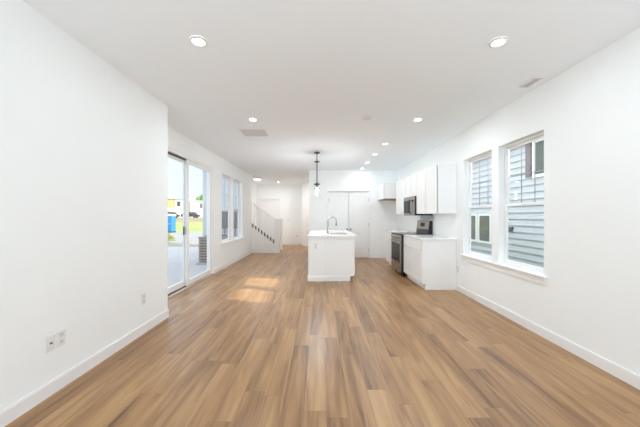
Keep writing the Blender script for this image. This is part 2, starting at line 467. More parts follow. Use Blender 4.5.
# ------------------------------------------------------------------ windows
def hung_window(name, s, xw, y0, y1, z0, z1, rail, label, recess=0.075):
    """single hung window in a wall normal to x; s=+1: the room lies at smaller x (right wall), -1: at larger x."""
    r = thing(name, label, 'window', (xw, (y0+y1)/2, z0), kind='structure')
    a = xw + s*recess; b = xw + s*(recess+0.045)          # room face and back of the frame
    fr = 0.028
    f = MB()
    f.box(a, b, y0, y0+fr, z0, z1, .003).box(a, b, y1-fr, y1, z0, z1, .003).box(a, b, y0+fr, y1-fr, z0, z0+fr, .003).box(a, b, y0+fr, y1-fr, z1-fr, z1, .003)
    f.build('frame', 'vinyl', r)
    def sash(nm, za, zb, off, st):
        p0, p1 = a + s*off, a + s*(off+0.02)
        ya, yb = y0+fr, y1-fr
        q = MB().box(p0, p1, ya, ya+st, za, zb, .003).box(p0, p1, yb-st, yb, za, zb, .003).box(p0, p1, ya+st, yb-st, za, za+st, .003).box(p0, p1, ya+st, yb-st, zb-st, zb, .003)
        o = q.build(nm, 'vinyl', r)
        xm = a + s*(off+0.010)
        MB().box(xm-.002, xm+.002, ya+st-.004, yb-st+.004, za+st-.004, zb-st+.004).build('pane', 'glass', o)
        return o, xm, ya+st, yb-st, za+st, zb-st
    u, xm, ya, yb, za, zb = sash('upper_sash', rail-0.012, z1-fr, 0.024, 0.030)
    g = MB()
    for k in (1, 2):
        yy = ya + (yb-ya)*k/3
        g.box(xm+s*.003, xm+s*.010, yy-.0045, yy+.0045, za, zb)
    zz = (za+zb)/2
    g.box(xm+s*.003, xm+s*.010, ya, yb, zz-.0045, zz+.0045)
    g.build('muntin_grille', 'muntin', u)
    lo, *_ = sash('lower_sash', z0+fr, rail+0.020, 0.001, 0.034)
    MB().box(a - s*.010, a + s*.001, (y0+y1)/2-.04, (y0+y1)/2+.04, rail+.004, rail+.016, .003).build('sash_lock', 'vinyl', lo)
    return r
M['muntin'] = noise_mat('grey muntin bars', (0.38, 0.40, 0.42), 0.4, 0.01, 5)
hung_window('window_1', 1, XR, *RW1, 1.45, 'white hung window beside the kitchen cabinets, neighbour dark windows behind its lower pane')
hung_window('window_2', 1, XR, *RW2, 1.45, 'white hung window showing lap siding, wall lamp reflection and a shutter outside')
hung_window('window_3', -1, XL, LW[0], (LW[0]+LW[1])/2-0.03, LW[2], LW[3], 1.45, 'white hung window beside the glass sliding door', 0.09)
hung_window('window_4', -1, XL, (LW[0]+LW[1])/2+0.03, LW[1], LW[2], LW[3], 1.45, 'white hung window nearer the staircase', 0.09)
ym = (LW[0]+LW[1])/2
struct('trim_1', MB().box(XL-0.145, XL-0.004, ym-.03, ym+.03, LW[2], LW[3], .004), 'trim')
def stool(name, s, xw, y0, y1, z):
    mb = MB().box(xw - s*.035, xw + s*.074, y0, y1, z-.022, z, .005)
    mb2 = MB().box(xw - s*.035, xw, y0-.05, y1+.05, z-.022, z, .005).box(xw - s*.014, xw, y0-.03, y1+.03, z-.10, z-.022, .003)
    struct(name, mb2, 'trim')
stool('trim_2', 1, XR, RW2[0], RW1[1], RW1[2])
stool('trim_3', -1, XL, LW[0], LW[1], LW[2])

# unseen rear windows behind the camera, added to let light in
for nm, xa, xb in (('window_5', -1.75, -0.05), ('window_6', 0.4, 2.1)):
    r = thing(nm, 'unseen window added in the wall behind the camera', 'window', ((xa+xb)/2, Y0, 0.62), kind='structure')
    f = MB()
    for a, b in ((xa, xa+.05), ((xa+xb)/2-.03, (xa+xb)/2+.03), (xb-.05, xb)): f.box(a, b, Y0-.07, Y0-.02, .62, 2.38)
    f.box(xa, xb, Y0-.07, Y0-.02, .62, .67).box(xa, xb, Y0-.07, Y0-.02, 2.33, 2.38)
    f.build('frame', 'vinyl', r)

# ------------------------------------------------------------------ sliding glass door
r = thing('door_1', 'white sliding glass door to the patio', 'door', (XL, sum(DOOR_Y)/2, 0), kind='structure')
ya, yb = DOOR_Y
f = MB()
xo, xi = XL-0.13, XL-0.012
f.box(xo, xi, ya, ya+.045, 0, DOOR_H, .004).box(xo, xi, yb-.045, yb, 0, DOOR_H, .004).box(xo, xi, ya+.045, yb-.045, DOOR_H-.045, DOOR_H, .004)
f.build('frame', 'vinyl', r)
MB().box(XL-.13, XL-.045, ya+.045, yb-.045, 0, .024, .003).build('track', 'track', r)
MB().box(XL-.045, XL+.012, ya, yb, 0, .016, .004).build('threshold', 'thresh', r)
YM = 5.235
MB().box(XL-.064, XL-.050, ya+.045, YM, DOOR_H-.075, DOOR_H-.045).build('head_strip', 'track', r)  # dark strip along the head above the sliding panel
def panel(nm, p0, p1, y0, y1, x):
    z0, z1 = .026, DOOR_H-.047
    st = .075
    q = MB().box(x, x+.036, y0, y0+st, z0, z1, .004).box(x, x+.036, y1-st, y1, z0, z1, .004)
    q.box(x, x+.036, y0+st, y1-st, z0, z0+.10, .004).box(x, x+.036, y0+st, y1-st, z1-.075, z1, .004)
    o = q.build(nm, 'vinyl', r)
    MB().box(x+.016, x+.020, y0+st-.004, y1-st+.004, z0+.096, z1-.071).build('pane', 'glass', o)
    return o
panel('fixed_panel', 0, 0, YM-.02, yb-.046, XL-.062)
sl = panel('sliding_panel', 0, 0, ya+.046, YM+.055, XL-.112)
hd = MB().box(XL-.076, XL-.066, YM-.075, YM-.045, .96, 1.12, .004).tube([(XL-.070, YM-.06, .975), (XL-.046, YM-.06, .985), (XL-.046, YM-.06, 1.095), (XL-.070, YM-.06, 1.105)], .006)
tag(hd.build('handle', 'track', sl), 'dark bronze pull handle')

# ------------------------------------------------------------------ hinged doors
def panel_door(y, x0, x1, z1, panels, face=-1, th=.038):
    """door slab facing -y with sunk panels; returns MB. panels: (xa,xb,za,zb) fractions in metres from slab"""
    mb = MB()
    xs = sorted({x0, x1} | {p[i] for p in panels for i in (0, 1)}); zs = sorted({.012, z1} | {p[i] for p in panels for i in (2, 3)})
    mb.box(x0, x1, y+.012, y+th, .012, z1)
    for i in range(len(xs)-1):
        for j in range(len(zs)-1):
            cx, cz = (xs[i]+xs[i+1])/2, (zs[j]+zs[j+1])/2
            if any(p[0] < cx < p[1] and p[2] < cz < p[3] for p in panels): continue
            mb.box(xs[i], xs[i+1], y, y+.012, zs[j], zs[j+1])
    for p in panels:
        mb.box(p[0]+.035, p[1]-.035, y+.005, y+.013, p[2]+.035, p[3]-.035, .004, 1)
    return mb
def knob(x, y, z, parent, m='nickel', nm='knob'):
    MB().lathe(x, y, [(.026, 0), (.026, -.006), (.011, -.010), (.010, -.035), (.022, -.042), (.027, -.052), (.024, -.064), (.010, -.070)], 18, axis='y', cz=z).build(nm, m, parent)
def casing(nm, x0, x1, z1, y, wdt=.06):
    mb = MB().box(x0-wdt, x0, y-.014, y, 0, z1+wdt, .003).box(x1, x1+wdt, y-.014, y, 0, z1+wdt, .003).box(x0, x1, y-.014, y, z1, z1+wdt, .003)
    struct(nm, mb, 'trim')

# pantry double door
r = thing('door_2', 'white panelled double pantry door with dark knobs', 'door', ((PD[0]+PD[1])/2, YP, 0), kind='structure')
xm = (PD[0]+PD[1])/2
for a, b, kx in ((PD[0]-.016, xm-.005, xm-.055), (xm+.005, PD[1]+.016, xm+.055)):
    o = panel_door(YP+.012, a, b, PD[2]+.008, [(a+.10, b-.10, .24, .76), (a+.10, b-.10, .98, PD[2]-.13)]).build('door_leaf', 'trim', r)
    knob(kx, YP+.012, .90, o)
    hx = a if a < xm-.1 and kx < xm else b
    for hz in (.25, 1.05, 1.82):
        MB().lathe(hx, YP+.008, [(.007, hz-.045), (.007, hz+.045)], 10).build('hinge', 'nickel', o)
casing('trim_4', PD[0]-.02, PD[1]+.02, PD[2]+.02, YP)
# front door
r = thing('door_3', 'front door at the end of the foyer behind the stair railing', 'door', ((FD[0]+FD[1])/2, YF, 0), kind='structure')
a, b = FD[0]+.006, FD[1]-.006
c = (a+b)/2
o = panel_door(YF+.02, a, b, FD[2]-.006, [(a+.11, b-.11, 1.52, 1.90), (a+.11, c-.05, .24, 1.38), (c+.05, b-.11, .24, 1.38)]).build('door_leaf', 'trim', r)
knob(b-.07, YF+.02, .95, o)
MB().box(FD[0], FD[1], YF+.07, YF+.12, 0, FD[2]).build('light_stop_panel', 'track', r)  # dark slab behind the leaf, added to stop outside light leaking in
casing('trim_5', FD[0], FD[1], FD[2], YF, .07)
# hall door
r = thing('door_4', 'white hall door beyond the pantry corner', 'door', ((HD[0]+HD[1])/2, 12.30, 0), kind='structure')
a, b = HD[0]+.0008, HD[1]-.0008
o = panel_door(12.315, a, b, HD[2]-.006, [(a+.12, b-.12, .24, .76), (a+.12, b-.12, .98, 1.92)]).build('door_leaf', 'trim', r)
knob(b-.07, 12.315, .92, o)
MB().box(HD[0], HD[1], 12.37, 12.41, 0, HD[2]).build('door_backing', 'trim', r)
casing('trim_6', HD[0], HD[1], HD[2], 12.30, .07)

# ------------------------------------------------------------------ staircase
SX0, RUN, RISE = -1.60, .25, .19
def stair_z(x): return (SX0 - x) / RUN * RISE
r = thing('staircase', 'white staircase with knee wall, square newel posts and slim balusters', 'staircase', (-2.1, 10.5, 0))
for k in range(9):
    xa = SX0 - k*RUN; z = (k+1)*RISE
    MB().box(xa-RUN if k < 8 else -3.99, xa+.025, 10.17, 10.95, z-.03, z, .008).build('tread', 'tread', r)
    MB().box(xa-.02, xa-.0, 10.17, 10.95, z-RISE, z-.03).build('riser', 'trim', r)
def kneewall(y0, y1, xa, xb):
    return MB().prism([(xa, 0), (xb, 0), (xb, stair_z(xb)+.27), (xa, stair_z(xa)+.27)], 'y', y0, y1)
kneewall(10.05, 10.17, XL-.14, -1.63).build('knee_wall', 'trim', r)
kneewall(10.95, 11.07, -2.87, -1.60).build('knee_wall', 'trim', r)
for yc, x1 in ((10.11, -1.53), (11.01, -1.525)):
    hw = .085 if yc < 10.5 else .065
    n_ = MB().box(x1-hw, x1+hw, yc-hw, yc+hw, 0, 1.16, .006).box(x1-hw-.012, x1+hw+.012, yc-hw-.012, yc+hw+.012, 0, .12, .004)
    np_ = n_.build('newel_post', 'trim', r)
    MB().box(x1-hw-.016, x1+hw+.016, yc-hw-.016, yc+hw+.016, 1.16, 1.19, .006).box(x1-hw+.005, x1+hw-.005, yc-hw+.005, yc+hw-.005, 1.19, 1.225, .012).build('newel_cap', 'trim', np_)
    if yc > 10.5: continue
    xa, xb = XL-.02, x1-hw
    def rail_z(x): return stair_z(x) + 1.17
    MB().prism([(xa, rail_z(xa)-.03), (xb, rail_z(xb)-.03), (xb, rail_z(xb)+.035), (xa, rail_z(xa)+.035)], 'y', yc-.032, yc+.032).build('handrail', 'trim', r)
    MB().prism([(xa, stair_z(xa)+.27), (xb, stair_z(xb)+.27), (xb, stair_z(xb)+.30), (xa, stair_z(xa)+.30)], 'y', yc-.07, yc+.07).build('cap_rail', 'trim', r)
    MB().prism([(xa, stair_z(xa)+.30), (xb, stair_z(xb)+.30), (xb, stair_z(xb)+.43), (xa, stair_z(xa)+.43)], 'y', yc+.035, yc+.06).build('dark_foot_strip', 'tread', r)  # sloped dark strip added behind the baluster feet, in the carpet colour
    if yc < 10.5:
        x = xb - .09
        while x > xa + .03:
            MB().box(x-.021, x+.021, yc-.021, yc+.021, stair_z(x)+.29, rail_z(x)-.01).build('baluster', 'trim', r)
            x -= .105

# ------------------------------------------------------------------ kitchen cabinets on the right wall
CB_A, CB_R, CB_L, CB_E = 5.04, 6.09, 6.85, 7.72      # ends along the wall: cabinet, range, cabinet, refrigerator gap
XB, XU = XR-.61, XR-.33                              # fronts of base and wall cabinets
def shaker(x, y0, y1, z0, z1, rail=.057, th=.02):
    """flat-panel door in a raised frame, its face at x-th, looking towards -x"""
    mb = MB().box(x-.012, x, y0, y1, z0, z1)
    mb.box(x-th, x-.012, y0, y0+rail, z0, z1, .002, 1).box(x-th, x-.012, y1-rail, y1, z0, z1, .002, 1)
    mb.box(x-th, x-.012, y0+rail, y1-rail, z0, z0+rail, .002, 1).box(x-th, x-.012, y0+rail, y1-rail, z1-rail, z1, .002, 1)
    return mb
def carcass(x0, x1, y0, y1, z0, z1, t=.018):
    """open-fronted cabinet box, the open side towards -x"""
    return MB().box(x0, x1, y0, y0+t, z0, z1).box(x0, x1, y1-t, y1, z0, z1).box(x0, x1, y0+t, y1-t, z0, z0+t).box(x0, x1, y0+t, y1-t, z1-t, z1).box(x1-t, x1, y0+t, y1-t, z0+t, z1-t)
def base_cab(y0, y1, label, splits):
    r = thing('base_cabinet', label, 'cabinet', (XR-.3, (y0+y1)/2, 0))
    carcass(XB, XR-.003, y0, y1, .10, .879).build('body', 'cab', r)
    MB().box(XB+.06, XR-.003, y0+.0, y1, 0, .10).build('toe_kick', 'cab', r)
    n = len(splits)-1
    for i in range(n):
        a, b = splits[i]+.005, splits[i+1]-.005
        shaker(XB-.004, a, b, .115, .69).build('door', 'cab', r)
        MB().box(XB-.024, XB-.004, a, b, .698, .868, .003).build('drawer', 'cab', r)
    return r
base_cab(CB_A, CB_R-.004, 'white base cabinet with two doors and two drawers between the range and the windows', [CB_A+.004, (CB_A+CB_R)/2, CB_R-.008])
base_cab(CB_L+.004, CB_E, 'white base cabinet between the range and the refrigerator space', [CB_L+.008, (CB_L+CB_E)/2, CB_E-.004])
def wall_cab(y0, y1, z0, z1, x, label, n=2, nm='wall_cabinet'):
    r = thing(nm, label, 'cabinet', (XR-.16, (y0+y1)/2, z0))
    carcass(x, XR-.003, y0, y1, z0+.012, z1).build('body', 'cab', r)
    MB().box(x+.002, XR-.004, y0+.002, y1-.002, z0, z0+.012).build('underside', 'plywood' if nm != 'wall_cabinet' else 'cab', r)
    for i in range(n):
        a, b = y0+(y1-y0)*i/n, y0+(y1-y0)*(i+1)/n
        shaker(x-.010, a+.012, b-.012, z0+.002, z1-.003).build('door', 'cab', r)
    return r
UB, UT = 1.355, 2.235
wall_cab(CB_A, CB_R-.002, UB, UT, XU, 'tall white wall cabinet with two doors next to the window')
wall_cab(CB_R, CB_L, 1.745, UT, XU, 'short white wall cabinet above the microwave')
wall_cab(CB_L+.002, CB_E, UB, UT, XU, 'white wall cabinet between the microwave and the refrigerator cabinet')
wall_cab(7.96, YP-.003, 1.79, UT, XB, 'deep white cabinet with brown underside over the empty refrigerator space', 2, 'refrigerator_cabinet')
# worktops
def worktop(y0, y1, label, ya=0.0):
    tag(MB().box(XB-.028, XR-.003, y0, y1, .88, .912, .004).build('countertop', 'quartz'), label, 'countertop')
worktop(CB_A-.012, CB_R-.003, 'white countertop on the base cabinet between the range and the windows')
worktop(CB_L+.003, CB_E+.01, 'white countertop piece beside the empty refrigerator space')

# range
r = thing('range_oven', 'stainless steel range with black glass cooktop and oven window', 'range', (XR-.35, (CB_R+CB_L)/2, 0))
y0, y1 = CB_R+.002, CB_L-.002
XF = 1.715
MB().box(XF+.028, XR-.02, y0, y1, .075, .895, .004).build('body', 'black', r)
for yy in (y0+.05, y1-.05):
    for xx in (XF+.10, XR-.08):
        MB().lathe(xx, yy, [(.018, 0), (.018, .01), (.012, .014), (.012, .076)], 12).build('foot', 'black', r)
ct = MB().box(XF+.005, XR-.07, y0, y1, .895, .918, .005).build('cooktop', 'blackglass', r)
for (bx, by, br) in ((XF+.18, y0+.2, .105), (XF+.18, y1-.2, .08), (XF+.44, y0+.2, .08), (XF+.44, y1-.2, .105)):
    MB().lathe(bx, by, [(br, .9183), (br, .9190), (br-.006, .9190), (br-.006, .9183)], 32, cap=False).build('burner_ring', 'nickel', ct)
cp = MB().prism([(XF, .80), (XF+.036, .80), (XF+.036, .893), (XF+.012, .893)], 'y', y0+.002, y1-.002).build('control_panel', 'steel', r)
for k in range(5):
    yk = y0 + .09 + k*(y1-y0-.18)/4
    MB().lathe(XF+.006, yk, [(.026, 0), (.026, -.006), (.019, -.010), (.017, -.034), (.012, -.038)], 16, axis='x', cz=.845).build('knob', 'chrome', cp)
od = MB().box(XF, XF+.027, y0+.003, y1-.003, .265, .795, .006).build('oven_door', 'steel', r)
MB().box(XF-.003, XF, y0+.03, y1-.03, .31, .705, .002, 1).build('oven_window', 'blackglass', od)
hy0, hy1 = y0+.05, y1-.05
MB().tube([(XF-.045, hy0, .745), (XF-.045, hy1, .745)], .012).tube([(XF+.003, hy0+.03, .745), (XF-.045, hy0+.03, .745)], .009).tube([(XF+.003, hy1-.03, .745), (XF-.045, hy1-.03, .745)], .009).build('handle', 'steel', od)
dr = MB().box(XF+.002, XF+.027, y0+.003, y1-.003, .085, .255, .006).build('drawer', 'steel', r)
bgd = MB().prism([(XR-.105, .915), (XR-.012, .915), (XR-.012, 1.205), (XR-.07, 1.205)], 'y', y0, y1).build('backguard', 'black', r)
MB().prism([(XR-.102, 1.02), (XR-.094, 1.02), (XR-.066, 1.195), (XR-.076, 1.195)], 'y', y0+.012, y1-.012).build('backguard_panel', 'steel', bgd)
MB().prism([(XR-.0975, 1.075), (XR-.0935, 1.075), (XR-.0795, 1.16), (XR-.0835, 1.16)], 'y', (y0+y1)/2-.13, (y0+y1)/2+.13).build('display', 'blackglass', bgd)

# microwave
r = thing('microwave', 'stainless over-the-range microwave with dark door window', 'microwave', (XR-.2, (CB_R+CB_L)/2, 1.325))
XM = 2.012
MB().box(XM+.021, XR-.005, CB_R+.002, CB_L-.002, 1.322, 1.742, .003).build('body', 'black', r)
MB().box(XM+.006, XM+.022, CB_R+.002, CB_L-.002, 1.70, 1.742, .003).build('vent_grille', 'steel', r)
d = MB().box(XM, XM+.020, CB_R+.17, CB_L-.003, 1.328, 1.698, .004).build('door', 'steel', r)
MB().box(XM-.003, XM, CB_R+.26, CB_L-.04, 1.375, 1.655, .001, 1).build('door_window', 'blackglass', d)
MB().tube([(XM+.003, CB_R+.215, 1.365), (XM-.038, CB_R+.215, 1.38), (XM-.045, CB_R+.215, 1.51), (XM-.038, CB_R+.215, 1.65), (XM+.003, CB_R+.215, 1.665)], .013).build('handle', 'bronze', d)
cpn = MB().box(XM, XM+.020, CB_R+.003, CB_R+.166, 1.328, 1.698, .004).build('control_panel', 'steel', r)
MB().box(XM-.002, XM, CB_R+.03, CB_R+.14, 1.62, 1.665).build('display', 'blackglass', cpn)

# ------------------------------------------------------------------ island
IX0, IX1, IY0, IY1 = -.235, .68, 5.72, 8.02
r = thing('kitchen_island', 'white kitchen island with plain end panel facing the room', 'kitchen island', ((IX0+IX1)/2, (IY0+IY1)/2, 0))
MB().box(IX0, .065, IY0, IY1, 0, .879, .002).build('knee_wall', 'trim', r)
MB().box(.065, IX1, IY0+.006, 6.05, .10, .879).box(.065, IX1, 6.83, IY1, .10, .879).box(.065, IX1, 6.05, 6.83, .10, .66).box(IX1-.02, IX1, 6.05, 6.83, .66, .879).build('cabinet_body', 'cab', r)
MB().box(.065, IX1-.07, IY0+.006, IY1, 0, .10).build('toe_kick', 'cab', r)
MB().box(.065, IX1-.07, IY0-.002, IY0+.006, 0, .10).build('end_toe_board', 'cab', r)
MB().box(IX0-.014, .065, IY0-.014, IY0, 0, .10, .003).box(IX0-.014, IX0, IY0, IY1, 0, .10, .003).build('baseboard', 'trim', r)
ys = [IY0+.01, 6.05, 6.75, 7.36, IY1-.004]
for i in range(4):
    a, b = ys[i]+.003, ys[i+1]-.003
    q = shaker(0, 0, 1, 0, 1) if False else None
    mb = MB().box(IX1, IX1+.012, a, b, .115, .69)
    for (c0, c1, d0, d1) in ((a, a+.057, .115, .69), (b-.057, b, .115, .69), (a+.057, b-.057, .115, .172), (a+.057, b-.057, .633, .69)):
        mb.box(IX1+.012, IX1+.02, c0, c1, d0, d1, .002, 1)
    mb.build('door', 'cab', r)
    MB().box(IX1, IX1+.02, a, b, .698, .868, .003).build('drawer', 'cab', r)
# countertop with a cut-out for the sink
SK = (.225, .60, 6.10, 6.78)
cx0, cx1, cy0, cy1 = IX0-.014, IX1+.075, IY0-.03, IY1+.03
mb = MB()
for (a, b, c, d) in ((cx0, SK[0], cy0, cy1), (SK[1], cx1, cy0, cy1), (SK[0], SK[1], cy0, SK[2]), (SK[0], SK[1], SK[3], cy1)):
    mb.box(a, b, c, d, .88, .918)
bmesh.ops.remove_doubles(mb.b, verts=mb.b.verts[:], dist=1e-5)
tag(mb.build('island_countertop', 'quartz'), 'white quartz countertop slab on the kitchen island around the sink', 'countertop')
r = thing('sink', 'stainless undermount sink in the island countertop', 'sink', ((SK[0]+SK[1])/2, (SK[2]+SK[3])/2, .68))
mb = MB()
a, b, c, d = SK
e = .012
mb.box(a-e, b+e, c-e, d+e, .68, .69).box(a-e, a, c-e, d+e, .69, .8795).box(b, b+e, c-e, d+e, .69, .8795).box(a, b, c-e, c, .69, .8795).box(a, b, d, d+e, .69, .8795)
mb.build('basin', 'sinksteel', r)
MB().lathe((a+b)/2, (c+d)/2, [(.045, .690), (.045, .694), (.03, .694), (.02, .691)], 20).build('drain', 'chrome', r)
r = thing('faucet', 'chrome gooseneck faucet on the island countertop', 'faucet', (.175, 6.42, .918))
pts = [(.175, 6.42, .93)] + [(.175, 6.42, z) for z in (1.0, 1.1, 1.18)] + [(.175+.095*(1-math.cos(t)), 6.42, 1.19+.095*math.sin(t)) for t in [PI*k/12 for k in range(0, 12)]] + [(.366, 6.42, 1.165)]
MB().tube(pts, .0125, 14).build('spout', 'chrome', r)
MB().lathe(.175, 6.42, [(.027, .9185), (.027, .926), (.02, .932), (.018, .99), (.0135, .995)], 20).build('base', 'chrome', r)
MB().lathe(.366, 6.42, [(.014, 1.17), (.0185, 1.15), (.0185, 1.10), (.013, 1.095)], 16).build('spray_head', 'chrome', r)
MB().tube([(.175, 6.40, .965), (.175, 6.37, .972), (.175, 6.335, 1.01)], .007).build('lever', 'chrome', r)

# ------------------------------------------------------------------ pendants, downlights, ceiling fittings
def pendant(x, y, label):
    r = thing('pendant_lamp', label, 'pendant lamp', (x, y, 1.76), 'black rod pendants over the island')
    MB().lathe(x, y, [(.066, H-.001), (.066, H-.014), (.058, H-.022), (.014, H-.026), (.012, H-.05)], 28).build('canopy', 'bronze', r)
    MB().tube([(x, y, H-.045), (x, y, 2.07)], .011, 12).build('rod', 'bronze', r)
    MB().lathe(x, y, [(.009, 2.075), (.014, 2.065), (.020, 2.045), (.066, 2.036), (.070, 2.020), (.066, 2.012), (.022, 2.008), (.022, 1.965), (.018, 1.955)], 28).build('socket_cap', 'bronze', r)
    MB().lathe(x, y, [(.050, 2.012), (.056, 1.995), (.062, 1.96), (.064, 1.90), (.060, 1.84), (.052, 1.805), (.036, 1.795)], 28, cap=False).build('glass_shade', 'shade_glass', r)
    b = MB().lathe(x, y, [(.013, 1.956), (.018, 1.94), (.034, 1.91), (.038, 1.88), (.032, 1.852), (.016, 1.838), (.003, 1.834)], 20).build('bulb', 'bulb', r)
    l = bpy.data.lights.new('pendant_glow', 'POINT'); l.energy = 17; l.color = (.94, .97, 1.0); l.shadow_soft_size = .03
    lo = bpy.data.objects.new('pendant_glow', l); COL.objects.link(lo); lo.parent = r; lo.location = (0, 0, 1.78-1.76)
    return r
p1 = pendant(-.068, 6.40, 'black rod pendant lamp with clear glass shade over the island beside the faucet')
p2 = copy_thing(p1, (-.080, 7.45, 1.76), 'black rod pendant lamp over the island end by the pantry doors, behind the other pendant')
for c in p2.children:
    if c.type == 'LIGHT':
        c.data = c.data.copy(); c.data.energy = 2.5

def downlight(x, y, label):
    r = thing('recessed_light', label, 'ceiling light', (x, y, H), 'round recessed lights in the white ceiling')
    MB().lathe(x, y, [(.049, H-.0125), (.051, H-.014), (.064, H-.009), (.068, H-.0005)], 32, cap=False).build('trim_ring', 'vent', r)
    MB().lathe(x, y, [(.050, H-.011), (.050, H-.0125)], 32).build('lens', 'lit', r)
    return r
spots = [
    (-.99, 2.32, 'round recessed light over the wall with the two paired outlets'),
    (1.46, 2.33, 'round recessed light beside the small ceiling register above the windows side'),
    (-.99, 4.20, 'round recessed light just before the large return air grille'),
    (1.445, 4.20, 'round recessed light level with the smoke detector, window side of it'),
    (1.28, 5.60, 'first of the four recessed lights along the kitchen aisle, counting from the windows'),
    (1.265, 6.55, 'second of the four recessed lights along the kitchen aisle, counting from the windows'),
    (1.26, 7.55, 'third of the four recessed lights along the kitchen aisle, counting from the windows'),
    (1.26, 8.52, 'last of the four recessed lights along the kitchen aisle, close to the pantry wall'),
    (-1.76, 11.95, 'round recessed light in the foyer ceiling before the front door'),
]
first = None
for (x, y, lab) in spots:
    if first is None:
        first = o = downlight(x, y, lab)
    else:
        o = copy_thing(first, (x, y, H), lab)
    l = bpy.data.lights.new('downlight_beam', 'AREA')
    l.shape = 'DISK'; l.size = .09; l.energy = DOWNLIGHT_POWER * (1.15 if y > 11 else 0.04 if y > 8 else 0.36 if y > 5 else 2.3 if y > 4 else 0.6); l.color = (1, .97, .94) if y > 11 else (1, .93, .83) if y > 5 else (.82, .915, 1.0)
    lo = bpy.data.objects.new('downlight_beam', l); COL.objects.link(lo)
    lo.parent = o; lo.location = (0, 0, -.022)

r = thing('smoke_detector', 'round white smoke detector flat on the ceiling', 'smoke detector', (.68, 4.14, H))
MB().lathe(.68, 4.14, [(.066, H-.0005), (.066, H-.008), (.058, H-.018), (.048, H-.021), (.008, H-.022)], 32).build('body', 'vent', r)
MB().lathe(.70, 4.11, [(.006, H-.018), (.006, H-.0235)], 12).build('test_button', 'plate', r)

def ceiling_grille(name, label, cat, x, y, wx, wy, nslat, along, inner):
    r = thing(name, label, cat, (x, y, H))
    t = .022
    f = MB()
    z0, z1 = H-.010, H-.0005
    f.box(x-wx/2, x+wx/2, y-wy/2, y-wy/2+t, z0, z1, .002, 1).box(x-wx/2, x+wx/2, y+wy/2-t, y+wy/2, z0, z1, .002, 1)
    f.box(x-wx/2, x-wx/2+t, y-wy/2+t, y+wy/2-t, z0, z1, .002, 1).box(x+wx/2-t, x+wx/2, y-wy/2+t, y+wy/2-t, z0, z1, .002, 1)
    f.build('frame', 'vent', r)
    MB().box(x-wx/2+t, x+wx/2-t, y-wy/2+t, y+wy/2-t, H-.0022, H-.0008).build('duct_opening', 'ventdark', r)
    s = MB()
    if along == 'x':
        L0 = y-wy/2+t; st = (wy-2*t)/nslat
        for k in range(nslat):
            yy = L0 + (k+.5)*st
            s.prism([(yy-st*.22, H-.003), (yy-st*.14, H-.003), (yy+st*.20, H-.0095), (yy+st*.12, H-.0095)], 'x', x-wx/2+t, x+wx/2-t)
        for k in range(1, inner):
            xx = x-wx/2+t + (wx-2*t)*k/inner
            s.box(xx-.006, xx+.006, y-wy/2+t, y+wy/2-t, H-.0098, H-.003)
    else:
        L0 = x-wx/2+t; st = (wx-2*t)/nslat
        for k in range(nslat):
            xx = L0 + (k+.5)*st
            s.prism([(xx-st*.22, H-.003), (xx-st*.14, H-.003), (xx+st*.20, H-.0095), (xx+st*.12, H-.0095)], 'y', y-wy/2+t, y+wy/2-t)
    s.build('slats', 'vent', r)
    return r
ceiling_grille('return_grille', 'large white return air grille in the ceiling', 'vent', -1.125, 4.88, .43, .38, 14, 'x', 4)
ceiling_grille('ceiling_register', 'small oblong air register in the ceiling above the windows', 'vent', 2.25, 3.04, .105, .22, 5, 'y', 1)

r = thing('flush_ceiling_light', 'small white flush dome light on the ceiling by the stairs', 'ceiling light', (-2.36, 10.7, H))
MB().lathe(-2.36, 10.7, [(.17, H-.0005), (.17, H-.02), (.16, H-.025)], 32).build('pan', 'nickel', r)
MB().lathe(-2.36, 10.7, [(.158, H-.024), (.16, H-.045), (.14, H-.085), (.09, H-.112), (.02, H-.122)], 32).build('dome', 'opal', r)
l = bpy.data.lights.new('dome_glow', 'AREA'); l.shape = 'DISK'; l.size = .22; l.energy = 10; l.color = (1, .965, .93)
lo = bpy.data.objects.new('dome_glow', l); COL.objects.link(lo); lo.parent = r; lo.location = (0, 0, -.142)
MB().lathe(-2.36, 10.7, [(.012, H-.12), (.010, H-.132), (.004, H-.138)], 12).build('finial', 'nickel', r)

# ------------------------------------------------------------------ outlets and switch
def plate_x(nm, s, xw, y, z, label, kind='duplex', cat='outlet'):
    """wall plate on a wall normal to x, s = direction into the room"""
    r = thing(nm, label, cat, (xw, y, z))
    MB().box(xw + s*.0005, xw+s*.006, y-.037, y+.037, z-.060, z+.060, .003).build('plate', 'plate', r)
    if kind == 'coax':
        MB().lathe(xw+s*.006, y, [(.008, 0), (.008, s*.004), (.005, s*.004), (.005, s*.012)], 12, axis='x', cz=z).build('connector', 'slot', r)
    elif kind == 'duplex':
        for dz in (-.026, .026):
            o = MB().box(xw+s*.006, xw+s*.0085, y-.017, y+.017, z+dz-.018, z+dz+.018, .001, 1).build('socket', 'vent', r)
            MB().box(xw+s*.0086, xw+s*.0092, y-.009, y-.006, z+dz-.004, z+dz+.010).box(xw+s*.0086, xw+s*.0092, y+.006, y+.009, z+dz-.004, z+dz+.010).build('slot', 'slot', o)
    return r
plate_x('cable_plate', 1, XN, 2.08, .38, 'white wall plate with a dark cable jack beside an outlet', 'coax')
plate_x('outlet', 1, XN, 2.166, .38, 'white duplex outlet beside the cable jack plate')
plate_x('outlet', 1, XN, 3.18, .385, 'white duplex outlet alone near the wall corner before the sliding door')
plate_x('outlet', -1, XR, 4.985, .38, 'white outlet low on the wall between base cabinet and windows')
